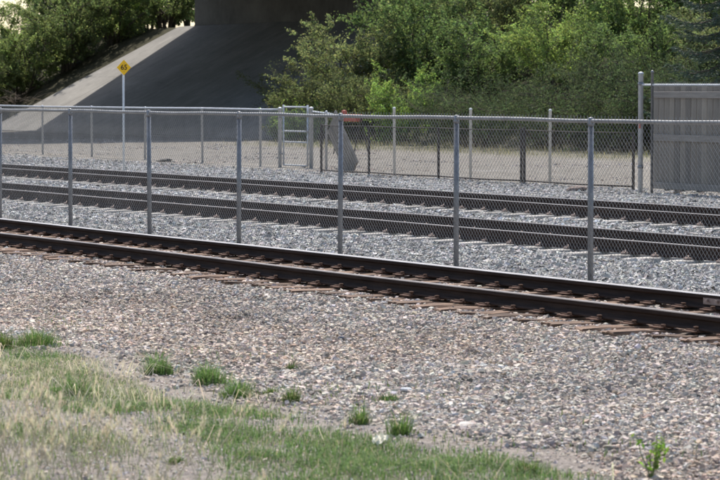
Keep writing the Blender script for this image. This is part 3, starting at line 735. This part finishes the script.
# trees on the earth bank left of the paved slope
tr_a = make_plant(21, 5.6, 3.1, 10, 24000, .14, (.155, .185, .09), .15, .1, .085, .12, 1.1, .4, twigs=12)
tr_b = make_plant(22, 5.2, 2.8, 9, 21000, .14, (.155, .192, .085), .15, .1, .075, .05, 1.05, .4, twigs=12)
tr_c = make_plant(23, 6.0, 3.0, 8, 20000, .14, (.13, .16, .078), .15, .14, .10, .03, 1.05, .4, twigs=12)
GL = 'trees on the bank left of the bridge'
for me, lab, p_, q_, rz, s_ in [
    (tr_a, 'feathery light green tree at the left frame edge', 59.4, 159.2, .4, .84),
    (tr_b, 'leafy tree with dark stems beside the foot of the lit slope', 61.8, 158.8, 1.7, .9),
    (tr_c, 'dark stemmed tree leaning over the middle of the lit slope', 64.4, 158.8, 2.5, .95),
    (tr_b, 'bright leafed tree behind the yellow sign, top of the bank', 67.4, 159.4, 4.1, 1.0),
    (tr_c, 'dark tree beside the bridge wall corner', 70.6, 159.6, .9, .9),
    (tr_b, 'small tree hugging the bridge wall at the slope top', 73.5, 158.2, 3.0, .75),
    (tr_a, 'tall tree behind the left bank, crown against the sky gap', 66.8, 166.5, 2.0, .85),
    (tr_a, 'background tree behind the leaning dark stemmed tree', 70.5, 168.5, 5.0, 1.0),
    (tr_c, 'far tree beyond the bank between the sign and the bridge', 77.0, 170.0, 1.2, 1.1),
    (tr_c, 'dark background tree at the far left, behind the feathery tree', 62.5, 163.5, 2.7, .72),
    (tr_b, 'background tree filling the bank between the stems and the sky', 68.2, 165.0, .2, 1.05),
    (tr_c, 'dark tree close behind the bridge wall corner, crown cut by the frame', 73.0, 164.5, 4.4, 1.05),
    (tr_a, 'tree far behind the bank, above the slope top', 82.0, 176.0, 3.3, 1.1),
    (tr_b, 'tree far behind the bank, above the sign', 75.5, 173.0, 1.1, 1.1),
    (pl_bright, 'low bush on the crest beside the slope top, under the tree crowns', 70.2, 163.2, .5, 1.2),
    (pl_mid, 'low dark bush on the crest, left of the slope top', 70.0, 167.0, 2.5, 1.1),
    (tr_b, 'low shrubby tree outside the lit slope foot, far left', 57.6, 163.5, 3.6, .9)]:
    bush = ' bush ' in lab
    put_plant('bush' if bush else 'broadleaf_tree', lab, 'bush' if bush else 'tree', me, p_, q_, rz, s_, 'bushes on the bank crest' if bush else GL)

# dry brushwood at the foot of the bank
bw = MB(); rr = random.Random(3)
for k in range(70):
    c = Vector((rr.uniform(-1.2, 1.2), rr.uniform(-1.6, 1.6), rr.uniform(0, .5))); a = rr.uniform(0, 6.28); L = rr.uniform(.4, 1.3)
    d = Vector((math.cos(a), math.sin(a), rr.uniform(-.1, .6))) * L
    bw.tube([c, c + d * .5 + Vector((0, 0, .08)), c + d], [.018, .012, .004], 4, False)
o = bw.build('brushwood_heap', simple('dry_twigs', (.10, .075, .055), (.2, .16, .12), 5, .9), None, loc=(60.4, 155.8, float(terr(60.4))))
tag(o, 'heap of dry brown twigs beside the foot of the lit slope', 'brushwood')

# spruce at the right edge
def make_spruce(seed, h, r):
    rs = np.random.default_rng(seed); wood = MB(); C = []; D = []; cols = []
    wood.tube([(0, 0, -.1), (0.03, 0, h * .5), (0, 0, h)], [.13, .08, .01], 8)
    br_ = MB(); z = 1.9
    while z < h - .15:
        R = r * (1 - z / h) ** .8; nb = rs.integers(6, 9); a0 = rs.uniform(0, 6)
        for k in range(nb):
            a = a0 + 2 * math.pi * k / nb + rs.normal(0, .15); L = R * rs.uniform(.75, 1.1); pts = []
            for t_ in np.linspace(0, 1, 6):
                pts.append(Vector((math.cos(a) * L * t_, math.sin(a) * L * t_, z - .22 * L * math.sin(t_ * 2.2) + .10 * L * t_ ** 3)))
            br_.tube(pts, [.022, .018, .014, .01, .006, .003], 4, False)
            side = Vector((-math.sin(a), math.cos(a), 0))
            nn = int(420 * L / r) + 30
            for _ in range(nn):
                t_ = rs.uniform(.12, 1); i = min(int(t_ * 5), 4); P = pts[i].lerp(pts[i + 1], t_ * 5 - i)
                w = L * .24 * (1.05 - t_) + .05
                off = side * rs.uniform(-w, w); P = P + off + Vector((0, 0, -abs(off.length) * .6 + rs.normal(0, .02)))
                C.append(P); dd = (Vector((math.cos(a), math.sin(a), -.15)) + side * (1 if off.dot(side) > 0 else -1) * .8 + Vector(rs.normal(0, .4, 3))); D.append(dd.normalized())
                cols.append(np.array((.07, .095, .075)) * rs.uniform(.6, 1.45))
        z += rs.uniform(.32, .42)
    C = np.array([tuple(c) for c in C]); D = np.array([tuple(d) for d in D]); n = len(C)
    e = np.cross(D, rs.normal(size=(n, 3))); e /= np.linalg.norm(e, axis=1)[:, None]
    s = rs.uniform(.07, .13, n)[:, None]
    V = np.stack([C - D * s * .3, C + e * s * .16 + D * s * .2, C + D * s, C - e * s * .16 + D * s * .2], 1).reshape(-1, 3)
    return bulk('crown', V, np.arange(n * 4).reshape(n, 4), M['needle'], np.repeat(np.array(cols), 4, 0)), wood.mesh('trunk', M['bark'], True), br_.mesh('branches', M['bark'], True)
c_, t_, b_ = make_spruce(31, 8.2, 3.0)
o = tag(empty('spruce_tree', (44.6, 65.3, -.1)), 'blue-grey spruce rising behind the board fence at the right', 'tree')
link('crown', c_, o); link('trunk', t_, o); link('branches', b_, o)['kind'] = 'stuff'

# ------------------------------------------------------------------ grass and weeds
def blades(P, L, lean, width, cols, rs, az=None):
    """thin bent blades rooted at P"""
    n = len(P); a = rs.uniform(0, 2 * np.pi, n) if az is None else az; dx, dy = np.cos(a), np.sin(a); side = np.stack([-dy, dx, np.zeros(n)], 1)
    out = np.stack([dx, dy, np.zeros(n)], 1); L = L[:, None]; lean = lean[:, None]; w = width[:, None]
    up = np.array([0, 0, 1.])[None]
    p0 = P; p1 = P + up * L * .55 + out * L * lean * .28; p2 = P + up * L * (1 - .35 * lean) + out * L * lean
    V = np.stack([p0 - side * w * .5, p0 + side * w * .5, p1 + side * w * .4, p1 - side * w * .4, p2], 1).reshape(-1, 3)
    b = np.arange(n)[:, None] * 5
    F = np.concatenate([b + np.array([[0, 1, 2]]), b + np.array([[0, 2, 3]]), b + np.array([[3, 2, 4]])])
    return V, F, np.repeat(cols, 5, 0)
def gcol(n, base, var, rs, dry=0.0, dcol=(.40, .33, .23)):
    c = np.array(base)[None] * rs.uniform(1 - var, 1 + var, (n, 1)) * rs.uniform(.9, 1.1, (n, 3))
    k = rs.random(n) < dry; c[k] = np.array(dcol) * rs.uniform(.7, 1.2, (k.sum(), 1)); return c
rs = np.random.default_rng(77)
GREEN = (.135, .205, .075)
# the strip of lawn along the gravel edge
n = 300000; p, q = wedge(n, 7.0, 10.6, 1.2)
top = 9.2 + .55 * (vnoise(p, q, .7, 21) - .5) + np.clip((q - 22) * .2, 0, .6)
bot = 7.75 - np.clip((17.6 - q) * .3, 0, .9) + .7 * (vnoise(p, q, .6, 22) - .5) - np.clip((q - 20) * .2, 0, .8)
dens = np.clip((top - p) / .25, 0, 1) * np.clip((p - bot) / .35, 0, 1) * np.clip((vnoise(p, q, 1.6, 23) - .2) * 2.4, .1, 1) * np.clip(.35 + 1.1 * vnoise(p, q, 5, 24), 0, 1)
k = rs.random(len(p)) < dens * .75 * np.clip((q - 13.6) / 2.2, 0, 1); p, q = p[k], q[k]; n = len(p)
far_left = np.clip((q - 18.5) / 2.5, 0, 1)
P = np.stack([p, q, gz(p, q) - .005], 1)
c = gcol(n, GREEN, .35, rs, .1); kk = rs.random(n) < np.clip((vnoise(p, q, .45, 26) - .45) * 3, 0, .45) * far_left; c[kk] = np.array((.56, .48, .37)) * rs.uniform(.7, 1.15, (kk.sum(), 1))
V, F, cc = blades(P, rs.uniform(.03, .095, n), rs.uniform(.3, 1.3, n), rs.uniform(.003, .006, n), c, rs)
tag(link('grass', bulk('grass', V, F, M['grass'], cc)), 'short green grass strip between the gravel and the bare soil', 'grass', kind='stuff')
# dry grass and thatch nearest the camera
n = 60000; p, q = wedge(n, 4.6, 8.1, .8)
k = rs.random(len(p)) < np.clip((vnoise(p, q, 1.1, 31) - .3) * 2.0, .04, 1) * np.clip((q - 9 - (p - 5) * 2.2) / 3.2, .03, 1) * np.clip((7.75 - p) / .6, .12, 1); p, q = p[k], q[k]; n = len(p)
P = np.stack([p, q, gz(p, q) - .005], 1)
V, F, cc = blades(P, rs.gamma(4, .02, n).clip(.02, .2), rs.uniform(.5, 1.8, n), rs.uniform(.003, .005, n), gcol(n, (.15, .21, .07), .3, rs, .22, (.48, .41, .32)), rs)
tag(link('dry_grass', bulk('dry_grass', V, F, M['grass'], cc)), 'dry straw coloured grass over bare soil at the lower left', 'grass', kind='stuff')
# flattened straw lying over the soil at the left
n = 11000; p, q = wedge(n, 6.9, 9.3, .8)
k = rs.random(len(p)) < np.clip((q - 18.8) / 2.0, .015, 1) * np.clip((vnoise(p, q, .45, 26) - .35) * 3, .04, 1) * np.clip((vnoise(p, q, 1.3, 41) - .25) * 2.5, 0, 1); p, q = p[k], q[k]; n = len(p)
P = np.stack([p, q, gz(p, q) + .01], 1)
V, F, cc = blades(P, rs.uniform(.12, .32, n), rs.uniform(1.2, 2.3, n), rs.uniform(.003, .005, n), gcol(n, (.62, .54, .43), .2, rs), rs)
tag(link('dry_straw', bulk('dry_straw', V, F, M['grass'], cc)), 'matted pale straw lying among the green grass at the left', 'straw', kind='stuff')
# sparse seedlings in the gravel edge
n = 9000; p, q = wedge(n, 9.1, 11.8, .8); k = rs.random(len(p)) < np.clip((vnoise(p, q, 1.2, 51) - .5) * 3, 0, 1) * np.clip((11.6 - p) / 2.2, 0, 1) ** 1.5; p, q = p[k], q[k]; n = len(p)
P = np.stack([p, q, gz(p, q)], 1)
V, F, cc = blades(P, rs.uniform(.03, .08, n), rs.uniform(.3, 1.0, n), rs.uniform(.004, .008, n), gcol(n, (.12, .17, .05), .3, rs), rs)
tag(link('seedlings', bulk('seedlings', V, F, M['grass'], cc)), 'tiny green seedlings scattered through the gravel edge', 'weeds', kind='stuff')
# thin dry grass at the foot of the shrubs
n = 6000; p = rs.uniform(52, 58.5, n); q = rs.uniform(80, 112, n); k = rs.random(n) < np.clip((p - 47.5) / 8, 0, 1) * np.clip(vnoise(p, q, .4, 61) * 1.6 - .3, 0, 1); p, q = p[k], q[k]; n = len(p)
P = np.stack([p, q, terr(p) - .01], 1)
V, F, cc = blades(P, rs.uniform(.1, .32, n), rs.uniform(.2, .9, n), rs.uniform(.012, .022, n), gcol(n, (.12, .135, .06), .3, rs, .65, (.34, .30, .20)), rs)
tag(link('verge_grass', bulk('verge_grass', V, F, M['grass'], cc)), 'yellowish thin grass along the foot of the shrubs', 'grass', kind='stuff')

# single tufts
def tuft(label, p, q, w, h, n, base=GREEN, dry=.05, seed=0):
    r_ = np.random.default_rng(seed + 900)
    ns = 5; sc_ = np.clip(r_.normal(0, w * .12, (ns, 2)), -w * .15, w * .15); sh = r_.uniform(.45, 1.1, ns); si = r_.choice(ns, n, p=r_.dirichlet(np.full(ns, 2.0)))
    rad = w * .17 * np.sqrt(r_.random(n)); a = r_.uniform(0, 6.283, n)
    P = np.stack([sc_[si, 0] + rad * np.cos(a), sc_[si, 1] + rad * np.sin(a), np.full(n, -.01)], 1)
    k_ = rad / (w * .17)
    L_ = h * sh[si] * r_.uniform(.3, 1.15, n) * (1.05 - .3 * k_)
    V, F, c = blades(P, L_, (r_.uniform(.05, .6, n) + .6 * k_ * r_.uniform(.3, 1.3, n)), r_.uniform(.003, .0065, n), gcol(n, base, .45, r_, dry + .03), r_, a + r_.normal(0, .8, n))
    m2 = n // 6; a2 = r_.uniform(0, 6.283, m2); r2_ = w * r_.uniform(.12, .36, m2)          # stray blades around the tuft
    V2, F2, c2 = blades(np.stack([r2_ * np.cos(a2), r2_ * np.sin(a2), np.zeros(m2)], 1), h * r_.uniform(.15, .5, m2), r_.uniform(.2, 1.2, m2), r_.uniform(.003, .006, m2), gcol(m2, base, .4, r_, .1), r_)
    V, F, c = np.concatenate([V, V2]), np.concatenate([F, F2 + len(V)]), np.concatenate([c, c2])
    o = link('grass_tuft', bulk('grass_tuft', V, F, M['grass'], c)); o.location = (p, q, float(gz(np.array(p), np.array(q))))
    return tag(o, label, 'grass tuft', 'grass tufts at the gravel edge')
DG = (.14, .22, .075)
tl = [('bushy tuft at the gravel edge, leftmost of three in a row left of centre', 9.58, 21.8, .40, .22, 560, DG, .02),
      ('dark green upright tuft, middle of three in a row left of centre', 9.52, 20.67, .38, .22, 600, DG, .0),
      ('spreading tuft, rightmost of three in a row left of centre', 9.40, 19.98, .38, .18, 480, DG, .02),
      ('broad loose tuft at the gravel edge near the left frame edge', 9.68, 24.41, .5, .22, 620, (.13, .20, .065), .05),
      ('tuft cut by the left frame edge', 9.3, 24.3, .35, .2, 360, (.10, .15, .04), .15),
      ('dark tuft surrounded by pale straw at the left', 8.3, 20.3, .40, .22, 480, DG, .05),
      ('small lone tuft up in the gravel, left of centre', 10.6, 21.55, .14, .10, 140, (.09, .13, .05), .1),
      ('low wide tuft alone in the gravel beside a white stone', 10.21, 19.16, .24, .11, 320, (.075, .13, .04), .03),
      ('yellow-green tuft between gravel and lawn, below the low wide tuft', 9.31, 17.89, .2, .18, 220, (.13, .20, .06), .02),
      ('loose weedy tuft just right of the yellow-green tuft', 9.25, 17.22, .28, .2, 260, (.13, .20, .06), .03),
      ('slim tuft at the lawn edge right of the spreading tuft', 9.52, 19.37, .17, .16, 200, (.10, .155, .045), .1),
      ('tiny tuft close beside the spreading tuft', 9.64, 19.95, .15, .12, 130, (.10, .155, .045), .1),
      ('small tuft alone on the bare soil near the bottom edge', 7.3, 16.36, .16, .08, 150, (.12, .18, .055), .04),
      ('low tuft at the bottom edge right of centre', 9.0, 15.2, .26, .14, 260, (.10, .155, .045), .08)]
for i, (lab, p_, q_, w_, h_, n_, b_, d_) in enumerate(tl): tuft(lab, p_, q_, w_ * 1.2, h_ * 1.2, int(n_ * 1.1), b_, d_, i)

# leafy weed at the lower right
def weed(label, p, q, h, seed, nst):
    r_ = np.random.default_rng(seed); o = tag(empty('weed_plant', (p, q, float(gz(np.array(p), np.array(q))))), label, 'weed'); st = MB(); C = []
    for k in range(nst):
        a = r_.uniform(0, 6.28); L = h * r_.uniform(.5, 1.05); d = Vector((math.cos(a) * .35, math.sin(a) * .35, 1)) * L
        pts = [Vector((0, 0, 0)), d * .5 + Vector((r_.normal(0, .01), r_.normal(0, .01), .02)), d]
        st.tube(pts, [.004, .003, .0015], 5, False)
        for t_ in np.linspace(.25, 1, 12): C.append(np.array(pts[0].lerp(pts[1], t_ * 2) if t_ < .5 else pts[1].lerp(pts[2], t_ * 2 - 1)) + r_.normal(0, .014, 3))
    C = np.array(C); V, F, c = leaf_mesh(C, .042, gcol(len(C), (.15, .23, .05), .25, r_), r_, .3, .45)
    link('leaves', bulk('leaves', V, F, M['leaf'], c), o); st.build('stems', simple('weed_stem', (.10, .14, .04), (.16, .2, .07), 8), o)
weed('upright leafy yellow-green weed at the bottom edge, lower right', 9.5, 14.7, .27, 5, 7)
weed('small pale weed in the gravel right of the leafy weed', 9.9, 14.2, .14, 6, 5)

# tall dry grass stalks close to the camera
def stalk_clump(label, p, q, n, h, seed, spread=.5):
    r_ = np.random.default_rng(seed); o = tag(empty('dry_grass_clump', (p, q, float(gz(np.array(p), np.array(q))))), label, 'dry grass', 'tall dry grass near the camera')
    st = MB(); P = []
    for k in range(n):
        b = Vector((r_.normal(0, spread), r_.normal(0, spread), -.02)); a = r_.uniform(0, 6.28); L = h * r_.uniform(.55, 1.05); ln = r_.uniform(.15, .9)
        d = Vector((math.cos(a) * ln, math.sin(a) * ln, 1 - ln * .3)) * L
        pts = [b, b + d * .5 + Vector((0, 0, L * .04)), b + d]
        st.tube(pts, [.0022, .0018, .001], 3, False)
        nh = 26
        for t_ in r_.uniform(.76, 1.02, nh): P.append(np.array(pts[1].lerp(pts[2], t_ * 2 - 1)))
    P = np.array(P); m_ = len(P)
    V, F, c = blades(P, r_.uniform(.025, .06, m_), r_.uniform(.3, 1.0, m_), r_.uniform(.002, .0045, m_), gcol(m_, (.62, .54, .43), .15, r_), r_)
    link('seed_heads', bulk('seed_heads', V, F, M['grass'], c), o)['kind'] = 'stuff'; st.build('stalks', M['straw'], o)['kind'] = 'stuff'
M['straw'] = simple('dry_straw_stalk', (.42, .35, .22), (.58, .5, .34), 6, .8)
stalk_clump('tall blurred dry grass stalks in the lower left corner', 4.5, 11.4, 30, .72, 1, .25)
stalk_clump('dry seed heads nodding over the straw, left of the dark tuft', 6.3, 16.3, 80, .6, 2, .4)
stalk_clump('dry seed heads in front of the green grass, right of the dark tuft', 6.5, 15.4, 70, .55, 3, .4)

# ------------------------------------------------------------------ single stones and litter
def big_stone(label, p, q, s, colr, seed, flat=.5, name='stone', cat='stone'):
    rr = random.Random(seed); import bmesh
    bm = bmesh.new(); bmesh.ops.create_icosphere(bm, subdivisions=2, radius=1)
    for v in bm.verts:
        k = 1 + .22 * math.sin(v.co.x * 3.1 + seed) * math.cos(v.co.y * 2.7 + seed * 2) + rr.uniform(-.1, .1)
        v.co = Vector((v.co.x * s * .5 * k, v.co.y * s * .42 * k, v.co.z * s * .5 * flat * k))
    me = bpy.data.meshes.new(name); bm.to_mesh(me); bm.free()
    me.materials.append(simple('stone_tone', tuple(c * .8 for c in colr), tuple(min(1, c * 1.15) for c in colr), 25, .85, 0, .4))
    o = link(name, me, None, (p, q, float(gz(np.array(p), np.array(q))) + s * flat * .3), (0, rr.uniform(-.2, .2), rr.uniform(0, 3)))
    return tag(o, label, cat)
big_stone('flat pale stone on the gravel above the lower lawn', 9.82, 17.42, .13, (.52, .47, .42), 1, .35)
big_stone('small white stone beside the low wide tuft', 10.62, 19.7, .085, (.66, .66, .66), 2)
big_stone('black stone in the gravel at the right', 11.51, 17.65, .08, (.03, .03, .033), 3)
big_stone('dark stone in the gravel near the right frame edge', 10.73, 15.94, .07, (.05, .048, .05), 4)
big_stone('bluish dark stone in the gravel near the centre', 12.29, 23.99, .085, (.10, .105, .13), 5)
big_stone('brown lump lying on the ballast before the dark mesh fence', 35.34, 57.7, .5, (.16, .12, .10), 6, .3)
big_stone('dark flat lump at the foot of the far fence', 38.3, 86.6, .6, (.09, .08, .07), 7, .22)
pp = MB(); rr = random.Random(9); N = 7
vs = [((i / (N - 1) - .5) * .11, (j / (N - 1) - .5) * .08, .02 + .016 * math.sin(i * 2.1 + j) * math.cos(j * 1.7 - i * .8) + rr.uniform(-.006, .006)) for i in range(N) for j in range(N)]
fs = [(i * N + j, (i + 1) * N + j, (i + 1) * N + j + 1, i * N + j + 1) for i in range(N - 1) for j in range(N - 1)]
pp.add(vs, fs); o = pp.build('paper_scrap', M['paper'], None, loc=(8.77, 16.6, float(gz(np.array(8.77), np.array(16.6))) + .05), rot=(.1, -.35, .5))
tag(o, 'crumpled pale yellow paper scrap lying in the lawn', 'litter')
